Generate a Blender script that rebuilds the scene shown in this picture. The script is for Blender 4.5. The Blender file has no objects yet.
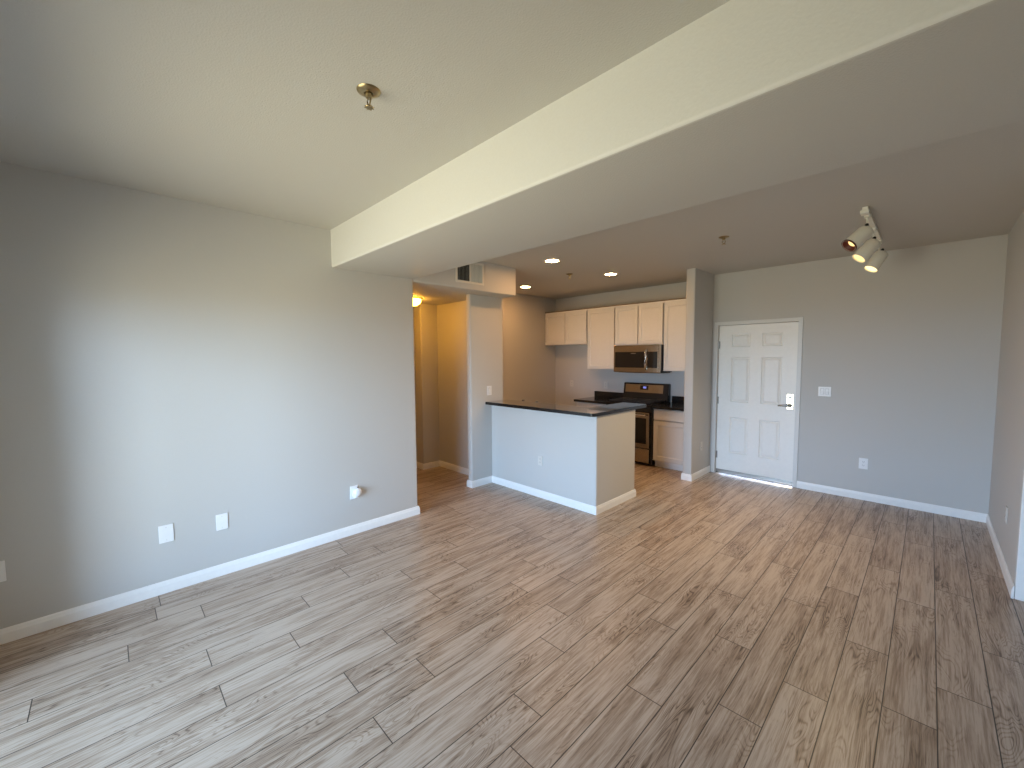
import bpy, bmesh, math, random
from mathutils import Vector, Matrix

SC = bpy.context.scene
COL = SC.collection
random.seed(7)

# ------------------------------------------------------------------ camera
F_PX = 411.889
cam_d = bpy.data.cameras.new('camera')
cam_d.sensor_fit = 'HORIZONTAL'
cam_d.sensor_width = 36.0
cam_d.lens = F_PX / 1024 * 36.0
cam_d.clip_start = 0.02
cam = bpy.data.objects.new('camera', cam_d)
COL.objects.link(cam)
YAW, PITCH, ROLL = [math.radians(v) for v in (45.399, -3.75, -0.354)]
_fw = Vector((-math.sin(YAW) * math.cos(PITCH), math.cos(YAW) * math.cos(PITCH), math.sin(PITCH)))
_rt = Vector((math.cos(YAW), math.sin(YAW), 0))
_up = _rt.cross(_fw)
_r2 = _rt * math.cos(ROLL) + _up * math.sin(ROLL)
_u2 = _up * math.cos(ROLL) - _rt * math.sin(ROLL)
M = Matrix((_r2, _u2, -_fw)).transposed().to_4x4()
M.translation = Vector((3.688, 0.0, 1.630))
cam.matrix_world = M
SC.camera = cam

# ------------------------------------------------------------------ world, exposure
SKY_STRENGTH = 20.0
LAMP = 1.0
w = bpy.data.worlds.new('daylight')
SC.world = w
w.use_nodes = True
nt = w.node_tree
bg = nt.nodes['Background']
tc = nt.nodes.new('ShaderNodeTexCoord')
sx = nt.nodes.new('ShaderNodeSeparateXYZ')
mr = nt.nodes.new('ShaderNodeMapRange')
mr.inputs['From Min'].default_value = -1.0
mr.inputs['From Max'].default_value = 1.0
rp = nt.nodes.new('ShaderNodeValToRGB')
els = rp.color_ramp.elements
els[0].position, els[0].color = 0.30, (0.37, 0.33, 0.25, 1)      # sunlit ground
els[1].position, els[1].color = 0.95, (0.12, 0.17, 0.24, 1)      # zenith, darkened in place of an overhang that is not built
for p_, c_ in ((0.47, (0.42, 0.385, 0.31, 1)), (0.495, (0.60, 0.82, 1.18, 1)), (0.60, (0.60, 0.85, 1.28, 1)), (0.70, (0.22, 0.30, 0.42, 1))):
    els.new(p_).color = c_
nt.links.new(tc.outputs['Generated'], sx.inputs[0])
nt.links.new(sx.outputs['Z'], mr.inputs['Value'])
nt.links.new(mr.outputs[0], rp.inputs[0])
nt.links.new(rp.outputs[0], bg.inputs[0])
bg.inputs[1].default_value = SKY_STRENGTH

SC.view_settings.view_transform = 'Standard'
SC.view_settings.look = 'None'
SC.view_settings.gamma = 1.0
SC.view_settings.use_curve_mapping = False
SC.view_settings.exposure = 0.17
SC.cycles.max_bounces = 14
SC.cycles.diffuse_bounces = 10
SC.cycles.glossy_bounces = 6
SC.cycles.sample_clamp_indirect = 8.0

# added warm sun behind the entry wall, casting the bright strip under the door
sun_d = bpy.data.lights.new('added_door_sun', 'SUN')
sun_d.energy = 7.0
sun_d.color = (1.0, 0.74, 0.42)
sun_d.angle = math.radians(2.0)
sun = bpy.data.objects.new('added_door_sun', sun_d)
sun.location = (2.0, 9.0, 3.0)
sun.rotation_euler = Vector((0.12, -1.0, -0.12)).to_track_quat('-Z', 'Y').to_euler()
COL.objects.link(sun)

# plan of the place (metres)
H = 2.735            # ceiling
ZB = 2.416           # underside of the beam
ZS = 2.395           # underside of the hall soffit
XR, YE = 4.147, 6.0  # wall beside the entry, entry wall
YK = 6.25            # kitchen back wall
WIN = (0.50, 2.60, 0.04, 2.10)   # patio door opening in the window wall
YW0, YW1 = -0.85, -0.60

pl = bpy.data.lights.new('window_portal', 'AREA')
pl.shape = 'RECTANGLE'
pl.size = WIN[1] - WIN[0]
pl.size_y = WIN[3] - WIN[2]
pl.cycles.is_portal = True
po = bpy.data.objects.new('window_portal', pl)
po.location = ((WIN[0] + WIN[1]) / 2, YW0 - 0.01, (WIN[2] + WIN[3]) / 2)
po.rotation_euler = (math.radians(90), 0, 0)   # -Z of the lamp points to +Y
COL.objects.link(po)


# ------------------------------------------------------------------ materials
def new_mat(name):
    m = bpy.data.materials.new(name)
    m.use_nodes = True
    return m, m.node_tree, m.node_tree.nodes['Principled BSDF']


def simple(name, col, rough=0.5, metal=0.0, bump=None, spec=0.5, coat=0.0):
    m, t, b = new_mat(name)
    b.inputs['Base Color'].default_value = (*col, 1)
    b.inputs['Roughness'].default_value = rough
    b.inputs['Metallic'].default_value = metal
    b.inputs['Specular IOR Level'].default_value = spec
    if coat:
        b.inputs['Coat Weight'].default_value = coat
    c = t.nodes.new('ShaderNodeTexCoord')
    n = t.nodes.new('ShaderNodeTexNoise')
    n.inputs['Scale'].default_value = bump[0] if bump else 30
    n.inputs['Detail'].default_value = 3
    t.links.new(c.outputs['Object'], n.inputs['Vector'])
    # slight tonal mottling so that no surface is dead flat
    mx = t.nodes.new('ShaderNodeMix')
    mx.data_type = 'RGBA'
    k = 0.965
    mx.inputs[6].default_value = (col[0] * k, col[1] * k, col[2] * k, 1)
    mx.inputs[7].default_value = (min(1, col[0] / k), min(1, col[1] / k), min(1, col[2] / k), 1)
    t.links.new(n.outputs[0], mx.inputs[0])
    t.links.new(mx.outputs[2], b.inputs['Base Color'])
    if bump:
        bp = t.nodes.new('ShaderNodeBump')
        bp.inputs['Strength'].default_value = bump[1]
        bp.inputs['Distance'].default_value = bump[2]
        t.links.new(n.outputs[0], bp.inputs['Height'])
        t.links.new(bp.outputs[0], b.inputs['Normal'])
    return m


def emit(name, col, strength):
    m, t, b = new_mat(name)
    b.inputs['Base Color'].default_value = (0.8, 0.8, 0.75, 1)
    b.inputs['Emission Color'].default_value = (*col, 1)
    b.inputs['Emission Strength'].default_value = strength
    return m


def mat_floor():
    m, t, b = new_mat('wood_look_planks')
    N, L = t.nodes.new, t.links.new

    def math_(op, a, bb=None, cc=None):
        n = N('ShaderNodeMath')
        n.operation = op
        for i, v in enumerate((a, bb, cc)):
            if v is None:
                continue
            if isinstance(v, (int, float)):
                n.inputs[i].default_value = v
            else:
                L(v, n.inputs[i])
        return n.outputs[0]

    uv = N('ShaderNodeUVMap')
    uv.uv_map = 'plank'
    s = N('ShaderNodeSeparateXYZ')
    L(uv.outputs[0], s.inputs[0])
    at = N('ShaderNodeAttribute')
    at.attribute_name = 'plank_tone'
    sa = N('ShaderNodeSeparateColor')
    L(at.outputs['Color'], sa.inputs[0])
    r1, r2, r3 = sa.outputs[0], sa.outputs[1], sa.outputs[2]

    def vec(x, y, z=None):
        c = N('ShaderNodeCombineXYZ')
        L(x, c.inputs[0])
        L(y, c.inputs[1])
        if z is not None:
            L(z, c.inputs[2])
        return c.outputs[0]

    def noise(v, scale, detail=3, rough=0.55, dist=0.0):
        n = N('ShaderNodeTexNoise')
        n.inputs['Scale'].default_value = scale
        n.inputs['Detail'].default_value = detail
        n.inputs['Roughness'].default_value = rough
        n.inputs['Distortion'].default_value = dist
        L(v, n.inputs['Vector'])
        return n.outputs[0]

    def ramp(v, stops):
        r = N('ShaderNodeValToRGB')
        e = r.color_ramp.elements
        e[0].position, e[0].color = stops[0][0], (*stops[0][1], 1)
        e[1].position, e[1].color = stops[-1][0], (*stops[-1][1], 1)
        for p, c in stops[1:-1]:
            k = e.new(p)
            k.color = (*c, 1)
        L(v, r.inputs[0])
        return r.outputs[0]

    u0, v0 = s.outputs[0], s.outputs[1]
    off = math_('MULTIPLY', r1, 91.0)
    off2 = math_('MULTIPLY', r2, 57.0)
    big = vec(math_('MULTIPLY', u0, 9.0), math_('MULTIPLY', v0, 1.35), off)
    n1 = noise(big, 1.0, 2.0, 0.5, 0.35)
    ring = math_('SINE', math_('MULTIPLY', n1, 190.0))
    ringm = math_('POWER', math_('MULTIPLY_ADD', ring, 0.5, 0.5), 4.0)
    zone = noise(vec(math_('MULTIPLY', u0, 5.0), math_('MULTIPLY', v0, 2.2), off2), 1.0, 2.0)
    zonem = N('ShaderNodeMapRange')
    zonem.inputs['From Min'].default_value = 0.42
    zonem.inputs['From Max'].default_value = 0.62
    L(zone, zonem.inputs['Value'])
    fine0 = noise(vec(math_('MULTIPLY', u0, 105.0), math_('MULTIPLY', v0, 3.6), off2), 1.0, 5.0, 0.70, 0.25)
    fmr = N('ShaderNodeMapRange')
    fmr.interpolation_type = 'SMOOTHSTEP'
    fmr.inputs['From Min'].default_value = 0.34
    fmr.inputs['From Max'].default_value = 0.62
    L(fine0, fmr.inputs['Value'])
    fine = math_('MULTIPLY_ADD', fmr.outputs[0], 0.40, 0.30)
    pore0 = noise(vec(math_('MULTIPLY', u0, 170.0), math_('MULTIPLY', v0, 6.5), off), 1.0, 2.0, 0.5, 0.4)
    pmr = N('ShaderNodeMapRange')
    pmr.inputs['From Min'].default_value = 0.32
    pmr.inputs['From Max'].default_value = 0.42
    pmr.inputs['To Min'].default_value = -0.11
    pmr.inputs['To Max'].default_value = 0.0
    L(pore0, pmr.inputs['Value'])
    broad = noise(vec(math_('MULTIPLY', u0, 20.0), math_('MULTIPLY', v0, 1.7), off), 1.0, 4.0, 0.6, 0.7)
    bmr = N('ShaderNodeMapRange')
    bmr.interpolation_type = 'SMOOTHSTEP'
    bmr.inputs['From Min'].default_value = 0.36
    bmr.inputs['From Max'].default_value = 0.66
    bmr.inputs['To Min'].default_value = 0.36
    bmr.inputs['To Max'].default_value = 0.68
    L(broad, bmr.inputs['Value'])
    tone = math_('ADD', math_('MULTIPLY', fine, 0.62), math_('MULTIPLY', bmr.outputs[0], 0.72))
    tone = math_('SUBTRACT', tone, math_('MULTIPLY', math_('MULTIPLY', ringm, zonem.outputs[0]), 0.26))
    tone = math_('ADD', tone, pmr.outputs[0])
    tone = math_('ADD', tone, math_('MULTIPLY_ADD', r3, 0.14, -0.05))
    col = ramp(tone, [(0.30, (0.105, 0.069, 0.046)), (0.50, (0.285, 0.206, 0.150)),
                      (0.66, (0.405, 0.313, 0.240)), (0.86, (0.530, 0.440, 0.360))])
    # dark bevelled joints: a plank's own edges
    at2 = N('ShaderNodeAttribute')
    at2.attribute_name = 'plank_size'
    s2 = N('ShaderNodeSeparateColor')
    L(at2.outputs['Color'], s2.inputs[0])
    ue = math_('MINIMUM', u0, math_('SUBTRACT', s2.outputs[0], u0))
    ve = math_('MINIMUM', v0, math_('SUBTRACT', math_('MULTIPLY', s2.outputs[1], 2.0), v0))
    ed = math_('MINIMUM', ue, ve)
    sm = N('ShaderNodeMapRange')
    sm.inputs['From Min'].default_value = 0.0016
    sm.inputs['From Max'].default_value = 0.0028
    L(ed, sm.inputs['Value'])
    mx = N('ShaderNodeMix')
    mx.data_type = 'RGBA'
    mx.inputs[6].default_value = (0.045, 0.030, 0.020, 1)
    L(sm.outputs[0], mx.inputs[0])
    L(col, mx.inputs[7])
    L(mx.outputs[2], b.inputs['Base Color'])
    rr = N('ShaderNodeMapRange')
    rr.inputs['To Min'].default_value = 0.42
    rr.inputs['To Max'].default_value = 0.28
    L(fine, rr.inputs['Value'])
    L(rr.outputs[0], b.inputs['Roughness'])
    b.inputs['Specular IOR Level'].default_value = 0.5
    hh = math_('ADD', math_('MULTIPLY', fine, 0.35), sm.outputs[0])
    bp = N('ShaderNodeBump')
    bp.inputs['Strength'].default_value = 0.15
    bp.inputs['Distance'].default_value = 0.0010
    L(hh, bp.inputs['Height'])
    L(bp.outputs[0], b.inputs['Normal'])
    return m


def mat_granite():
    m, t, b = new_mat('black_granite')
    c = t.nodes.new('ShaderNodeTexCoord')
    v = t.nodes.new('ShaderNodeTexVoronoi')
    v.inputs['Scale'].default_value = 160
    r = t.nodes.new('ShaderNodeValToRGB')
    r.color_ramp.elements[0].color = (0.05, 0.045, 0.04, 1)
    r.color_ramp.elements[0].position = 0.08
    r.color_ramp.elements[1].color = (0.010, 0.010, 0.011, 1)
    r.color_ramp.elements[1].position = 0.3
    t.links.new(c.outputs['Object'], v.inputs['Vector'])
    t.links.new(v.outputs['Distance'], r.inputs[0])
    t.links.new(r.outputs[0], b.inputs['Base Color'])
    b.inputs['Roughness'].default_value = 0.04
    b.inputs['IOR'].default_value = 1.9
    b.inputs['Coat IOR'].default_value = 1.8
    b.inputs['Coat Weight'].default_value = 1.0
    b.inputs['Coat Roughness'].default_value = 0.03
    return m


def mat_steel():
    m, t, b = new_mat('brushed_stainless')
    b.inputs['Metallic'].default_value = 1.0
    c = t.nodes.new('ShaderNodeTexCoord')
    mp = t.nodes.new('ShaderNodeMapping')
    mp.inputs['Scale'].default_value = (3, 3, 400)
    n = t.nodes.new('ShaderNodeTexNoise')
    n.inputs['Scale'].default_value = 2.0
    r = t.nodes.new('ShaderNodeValToRGB')
    r.color_ramp.elements[0].color = (0.36, 0.31, 0.25, 1)
    r.color_ramp.elements[1].color = (0.47, 0.41, 0.33, 1)
    t.links.new(c.outputs['Object'], mp.inputs[0])
    t.links.new(mp.outputs[0], n.inputs['Vector'])
    t.links.new(n.outputs[0], r.inputs[0])
    t.links.new(r.outputs[0], b.inputs['Base Color'])
    b.inputs['Roughness'].default_value = 0.18
    return m


def mat_pane():
    m = bpy.data.materials.new('clear_glass')
    m.use_nodes = True
    t = m.node_tree
    t.nodes.clear()
    o = t.nodes.new('ShaderNodeOutputMaterial')
    mix = t.nodes.new('ShaderNodeMixShader')
    tr = t.nodes.new('ShaderNodeBsdfTransparent')
    gl = t.nodes.new('ShaderNodeBsdfGlossy')
    gl.inputs['Roughness'].default_value = 0.01
    lw = t.nodes.new('ShaderNodeFresnel')
    lw.inputs['IOR'].default_value = 1.2
    tr.inputs[0].default_value = (0.94, 0.97, 0.96, 1)
    t.links.new(lw.outputs[0], mix.inputs[0])
    t.links.new(tr.outputs[0], mix.inputs[1])
    t.links.new(gl.outputs[0], mix.inputs[2])
    t.links.new(mix.outputs[0], o.inputs[0])
    return m


WALL = simple('greige_wall_paint', (0.56, 0.548, 0.52), 0.55, bump=(260, 0.10, 0.002))
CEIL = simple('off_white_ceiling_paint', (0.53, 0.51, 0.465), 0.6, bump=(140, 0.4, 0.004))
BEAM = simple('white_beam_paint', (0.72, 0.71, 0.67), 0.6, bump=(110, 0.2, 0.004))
TRIM = simple('white_trim_paint', (0.90, 0.90, 0.88), 0.35)
DOOR = simple('white_door_paint', (0.90, 0.875, 0.82), 0.38)
CAB = simple('white_cabinet_paint', (0.72, 0.70, 0.66), 0.38)
PLATE = simple('white_plastic', (0.84, 0.84, 0.83), 0.32)
DULLER = simple('grey_gap', (0.25, 0.25, 0.24), 0.6)
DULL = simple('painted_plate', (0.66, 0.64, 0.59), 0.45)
SLOT = simple('dark_slot', (0.05, 0.05, 0.05), 0.6)
GRANITE = mat_granite()
STEEL = mat_steel()
COUNTER = simple('black_polished_stone', (0.012, 0.012, 0.013), 0.12)
FRAME = simple('grey_white_door_frame', (0.72, 0.71, 0.68), 0.4)
EDGE = simple('black_stone_edge', (0.010, 0.010, 0.011), 0.22)
BROWN_EDGE = simple('brown_top_edge', (0.16, 0.11, 0.06), 0.6)
BLACK = simple('black_enamel', (0.012, 0.012, 0.013), 0.22)
BGLASS = simple('black_glass', (0.010, 0.009, 0.009), 0.07, spec=0.6)
IRON = simple('cast_iron', (0.02, 0.02, 0.02), 0.55)
CHROME = simple('polished_chrome', (0.80, 0.80, 0.79), 0.12, 1.0)
NICKEL = simple('satin_nickel', (0.36, 0.34, 0.31), 0.32, 1.0)
BRASS = simple('aged_brass', (0.42, 0.33, 0.18), 0.30, 1.0)
VENTM = simple('off_white_register', (0.72, 0.70, 0.64), 0.45)
DUCT = simple('dark_duct', (0.015, 0.013, 0.012), 0.8)
LAMPBODY = simple('cream_lamp_enamel', (0.86, 0.84, 0.74), 0.35)
AMBER = simple('dark_red_baffle', (0.10, 0.018, 0.010), 0.45)
BRONZE = simple('bronze_threshold', (0.10, 0.085, 0.07), 0.4, 0.8)
ALU = simple('white_window_frame', (0.80, 0.80, 0.79), 0.4)
PANE = mat_pane()
WARM = (1.0, 0.68, 0.36)
CAN_GLOW = emit('recessed_lens_glow', (1.0, 0.52, 0.19), 168.0 * LAMP)
DOME_GLOW = emit('dome_glass_glow', (1.0, 0.44, 0.04), 44.0 * LAMP)
HEAD_GLOW = emit('spot_bulb_glow', (1.0, 0.62, 0.20), 1.25 * LAMP)
HEAD_HOT = emit('spot_bulb_bright_glow', (1.0, 0.70, 0.28), 1.9 * LAMP)
CLOCK = emit('blue_clock_glow', (0.03, 0.035, 1.0), 0.55)
FLOOR = mat_floor()


# ------------------------------------------------------------------ mesh helpers
def finish(name, bm, mat, parent=None, smooth=False, origin=None):
    """links one mesh object; geometry is given in world metres, its origin is moved to the base centre"""
    bmesh.ops.recalc_face_normals(bm, faces=bm.faces)
    vs = [v.co for v in bm.verts]
    if origin is None:
        lo = Vector((min(v.x for v in vs), min(v.y for v in vs), min(v.z for v in vs)))
        hi = Vector((max(v.x for v in vs), max(v.y for v in vs), max(v.z for v in vs)))
        origin = Vector(((lo.x + hi.x) / 2, (lo.y + hi.y) / 2, lo.z))
    origin = Vector(origin)
    for v in bm.verts:
        v.co -= origin
    me = bpy.data.meshes.new(name)
    bm.to_mesh(me)
    bm.free()
    mats = mat if isinstance(mat, (list, tuple)) else [mat]
    for m in mats:
        me.materials.append(m)
    if smooth:
        for p in me.polygons:
            p.use_smooth = True
        try:
            me.set_sharp_from_angle(angle=math.radians(38))
        except Exception:
            pass
    o = bpy.data.objects.new(name, me)
    COL.objects.link(o)
    if parent is not None:
        o.parent = parent
        pw = parent
        base = Vector((0, 0, 0))
        while pw is not None:
            base += pw.location
            pw = pw.parent
        o.location = origin - base
    else:
        o.location = origin
    return o


def box(bm, x0, x1, y0, y1, z0, z1, bev=0.0, seg=2):
    r = bmesh.ops.create_cube(bm, size=1.0)
    vs = r['verts']
    for v in vs:
        v.co = Vector(((x0 + x1) / 2 + v.co.x * (x1 - x0), (y0 + y1) / 2 + v.co.y * (y1 - y0),
                       (z0 + z1) / 2 + v.co.z * (z1 - z0)))
    if bev > 0:
        es = list({e for v in vs for e in v.link_edges})
        bmesh.ops.bevel(bm, geom=es, offset=bev, segments=seg, affect='EDGES', profile=0.5)
    return bm


def lathe(bm, prof, centre, axis=(0, 0, 1), seg=28, cap=True):
    """prof: list of (radius, height along axis)"""
    ax = Vector(axis).normalized()
    q = Vector((0, 0, 1)).rotation_difference(ax)
    c = Vector(centre)
    rings = []
    for r, h in prof:
        rings.append([bm.verts.new(c + q @ Vector((r * math.cos(2 * math.pi * i / seg), r * math.sin(2 * math.pi * i / seg), h)))
                      for i in range(seg)])
    for a, b in zip(rings, rings[1:]):
        for i in range(seg):
            bm.faces.new((a[i], a[(i + 1) % seg], b[(i + 1) % seg], b[i]))
    if cap:
        bm.faces.new(rings[0][::-1])
        bm.faces.new(rings[-1])
    return bm


def tube(bm, pts, rad, seg=12):
    pts = [Vector(p) for p in pts]
    rings = []
    for i, p in enumerate(pts):
        d = (pts[min(i + 1, len(pts) - 1)] - pts[max(i - 1, 0)]).normalized()
        a = d.cross(Vector((0, 0, 1)))
        if a.length < 1e-3:
            a = Vector((1, 0, 0))
        a.normalize()
        b2 = d.cross(a)
        r = rad[i] if isinstance(rad, (list, tuple)) else rad
        rings.append([bm.verts.new(p + (a * math.cos(2 * math.pi * k / seg) + b2 * math.sin(2 * math.pi * k / seg)) * r) for k in range(seg)])
    for A, B in zip(rings, rings[1:]):
        for k in range(seg):
            bm.faces.new((A[k], A[(k + 1) % seg], B[(k + 1) % seg], B[k]))
    bm.faces.new(rings[0][::-1])
    bm.faces.new(rings[-1])
    return bm


def rounded(pts, radii, seg=5):
    out = []
    n = len(pts)
    for i, p in enumerate(pts):
        r = radii[i] if isinstance(radii, (list, tuple)) else radii
        p = Vector((*p, 0))
        if r <= 0:
            out.append((p.x, p.y))
            continue
        a = Vector((*pts[i - 1], 0))
        b = Vector((*pts[(i + 1) % n], 0))
        da, db = (a - p).normalized(), (b - p).normalized()
        c = p + (da + db) * r
        s0 = p + da * r - c
        s1 = p + db * r - c
        for k in range(seg + 1):
            t = k / seg
            ang = s0.angle(s1)
            v = (s0 * math.sin((1 - t) * ang) + s1 * math.sin(t * ang)) / math.sin(ang)
            out.append((c.x + v.x, c.y + v.y))
    return out


def prism(bm, poly, z0, z1):
    a = [bm.verts.new((x, y, z0)) for x, y in poly]
    b = [bm.verts.new((x, y, z1)) for x, y in poly]
    n = len(poly)
    for i in range(n):
        bm.faces.new((a[i], a[(i + 1) % n], b[(i + 1) % n], b[i]))
    bm.faces.new(a[::-1])
    bm.faces.new(b)
    return bm


def rot_yz(poly_prism_bm):
    return poly_prism_bm


def empty(name, loc, label=None, cat=None, group=None, parent=None):
    o = bpy.data.objects.new(name, None)
    o.empty_display_size = 0.1
    COL.objects.link(o)
    o.location = loc
    if parent is not None:
        o.parent = parent
    tag(o, label, cat, group)
    return o


def tag(o, label=None, cat=None, group=None, kind=None):
    if label:
        o['label'] = label
    if cat:
        o['category'] = cat
    if group:
        o['group'] = group
    if kind:
        o['kind'] = kind
    return o


def structure(o, label, cat):
    return tag(o, label, cat, None, 'structure')


def panelled(bm, x0, x1, z0, z1, yf, thick, panels, steps):
    """a slab facing -y with panels worked into its front; steps: list of (inset, depth into the slab)"""
    xs = sorted({x0, x1, *[p[0] for p in panels], *[p[1] for p in panels]})
    zs = sorted({z0, z1, *[p[2] for p in panels], *[p[3] for p in panels]})
    V = {(i, k): bm.verts.new((x, yf, z)) for i, x in enumerate(xs) for k, z in enumerate(zs)}
    pf = []
    for i in range(len(xs) - 1):
        for k in range(len(zs) - 1):
            f = bm.faces.new((V[i, k], V[i + 1, k], V[i + 1, k + 1], V[i, k + 1]))
            cx, cz = (xs[i] + xs[i + 1]) / 2, (zs[k] + zs[k + 1]) / 2
            for q, p in enumerate(panels):
                if p[0] < cx < p[1] and p[2] < cz < p[3]:
                    pf.append((q, f))
    # back and sides
    B = {}
    ring = [(i, 0) for i in range(len(xs))] + [(len(xs) - 1, k) for k in range(1, len(zs))] + \
           [(i, len(zs) - 1) for i in range(len(xs) - 2, -1, -1)] + [(0, k) for k in range(len(zs) - 2, 0, -1)]
    for r in ring:
        B[r] = bm.verts.new((xs[r[0]], yf + thick, zs[r[1]]))
    for a, b in zip(ring, ring[1:] + ring[:1]):
        bm.faces.new((V[a], V[b], B[b], B[a]))
    bm.faces.new([B[r] for r in ring])
    groups = {}
    for q, f in pf:
        groups.setdefault(q, []).append(f)
    bmesh.ops.recalc_face_normals(bm, faces=bm.faces)
    for q, fs in groups.items():
        region = fs
        if len(region) > 1:
            region = bmesh.ops.dissolve_faces(bm, faces=region)['region']
        f = region[0]
        for ins, dep in steps:
            bmesh.ops.inset_region(bm, faces=[f], thickness=ins, depth=0.0, use_boundary=True, use_even_offset=True)
            for v in f.verts:
                v.co.y += dep
    return bm


def skirting(name, pts, label):
    """profiled baseboard along a polyline; the room lies to the right of the walking direction"""
    prof = [(0.0, 0.0), (0.013, 0.0), (0.013, 0.058), (0.010, 0.066), (0.008, 0.078), (0.004, 0.086), (0.0, 0.086)]
    P = [Vector((*p, 0)) for p in pts]
    n = len(P)
    bm = bmesh.new()
    rings = []
    for i, p in enumerate(P):
        nr = []
        if i > 0:
            d = (p - P[i - 1]).normalized()
            nr.append(Vector((d.y, -d.x, 0)))
        if i < n - 1:
            d = (P[i + 1] - p).normalized()
            nr.append(Vector((d.y, -d.x, 0)))
        m = nr[0] if len(nr) == 1 else (nr[0] + nr[1]) / (1 + nr[0].dot(nr[1]))
        rings.append([bm.verts.new(p + m * t + Vector((0, 0, z + 0.0005))) for t, z in prof])
    k = len(prof)
    for A, B in zip(rings, rings[1:]):
        for j in range(k):
            bm.faces.new((A[j], A[(j + 1) % k], B[(j + 1) % k], B[j]))
    bm.faces.new(rings[0])
    bm.faces.new(rings[-1][::-1])
    return structure(finish(name, bm, TRIM), label, 'baseboard')


# ------------------------------------------------------------------ floor of planks
def make_floor():
    PW, PL = 0.18, 1.208
    X0, X1, Y0, Y1 = -3.06, 5.40, -0.9, 7.2
    joints = {0: .182, 2: .370, 3: .011, 4: .877, 5: .324, 6: .702, 7: .325, 8: 1.108, 9: .801, 10: 1.12, 11: .786, 12: 1.724,
              13: 1.33, 14: 1.13, 15: 1.765, 16: 2.465, 17: 1.970, 18: 2.340, 19: 2.945, 20: 2.493, 21: 2.827, 22: 3.360}
    rng = random.Random(11)
    bm = bmesh.new()
    uvl = bm.loops.layers.uv.new('plank')
    c1 = bm.loops.layers.float_color.new('plank_tone')
    c2 = bm.loops.layers.float_color.new('plank_size')
    k0 = math.floor((X0 + 0.002) / PW)
    k1 = math.ceil((X1 + 0.002) / PW)
    for k in range(k0, k1):
        xa, xb = -0.002 + PW * k, -0.002 + PW * (k + 1)
        j = joints.get(k, rng.uniform(0, PL))
        y = j - PL * math.ceil((j - Y0) / PL)
        while y < Y1:
            ya, yb = y, y + PL
            tone = (rng.random(), rng.random(), rng.random(), 1)
            a, b = max(ya, Y0), min(yb, Y1)
            x_a, x_b = max(xa, X0), min(xb, X1)
            if b - a > 1e-4 and x_b - x_a > 1e-4:
                q = [(x_a, a), (x_b, a), (x_b, b), (x_a, b)]
                f = bm.faces.new([bm.verts.new((X, Y, 0)) for X, Y in q])
                for lp, (X, Y) in zip(f.loops, q):
                    lp[uvl].uv = (X - xa, Y - ya)
                    lp[c1] = tone
                    lp[c2] = (PW, PL / 2, 0, 1)
            y = yb
    top = list(bm.faces)
    # the slab under the planks
    box(bm, X0, X1, Y0, Y1, -0.08, -0.002)
    for f in top:
        if f.normal.z < 0:
            f.normal_flip()
    vs = [v.co for v in bm.verts]
    me = bpy.data.meshes.new('floor')
    bm.to_mesh(me)
    bm.free()
    me.materials.append(FLOOR)
    o = bpy.data.objects.new('floor', me)
    COL.objects.link(o)
    structure(o, 'grey brown wood look plank floor running through all rooms', 'floor')


make_floor()


# ------------------------------------------------------------------ room shell
def wall(name, poly, radii, z0, z1, label, mat=WALL, cat='wall'):
    bm = bmesh.new()
    prism(bm, rounded(poly, radii), z0, z1)
    return structure(finish(name, bm, mat, smooth=True), label, cat)


bm = bmesh.new()
box(bm, -3.06, 5.40, -0.85, 6.37, H, H + 0.1)
structure(finish('ceiling', bm, CEIL), 'off white orange peel textured ceiling over living room and kitchen', 'ceiling')

# beam across the room, rounded lower edges: profile in y-z, extruded along x
def make_beam():
    yb0, yb1 = 1.444, 2.251
    prof = rounded([(yb0, H), (yb0, ZB), (yb1, ZB), (yb1, H)], [0, 0.018, 0.010, 0], 6)
    bm = bmesh.new()
    a = [bm.verts.new((0.0, y, z)) for y, z in prof]
    b = [bm.verts.new((5.2, y, z)) for y, z in prof]
    n = len(prof)
    for i in range(n):
        bm.faces.new((a[i], b[i], b[(i + 1) % n], a[(i + 1) % n]))
    bm.faces.new(a)
    bm.faces.new(b[::-1])
    bmesh.ops.recalc_face_normals(bm, faces=bm.faces)
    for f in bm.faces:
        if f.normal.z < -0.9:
            f.material_index = 1  # underside gets the darker ceiling colour to deepen its shade
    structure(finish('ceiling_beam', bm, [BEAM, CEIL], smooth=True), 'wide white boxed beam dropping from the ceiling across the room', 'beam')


make_beam()

# soffit over the hall; its underside is the hall ceiling
def make_soffit():
    prof = rounded([(0.0, ZS), (0.0, H), (-2.96, H), (-2.96, ZS)], [0.012, 0, 0, 0], 5)
    bm = bmesh.new()
    a = [bm.verts.new((x, 2.253, z)) for x, z in prof]
    b = [bm.verts.new((x, 3.713, z)) for x, z in prof]
    n = len(prof)
    for i in range(n):
        bm.faces.new((a[i], b[i], b[(i + 1) % n], a[(i + 1) % n]))
    bm.faces.new(a)
    bm.faces.new(b[::-1])
    bmesh.ops.recalc_face_normals(bm, faces=bm.faces)
    for f in bm.faces:
        if f.normal.z < -0.9:
            f.material_index = 1
    structure(finish('ceiling_soffit', bm, [WALL, CEIL], smooth=True), 'greige dropped soffit with air register above the hall opening', 'soffit')


make_soffit()

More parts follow.
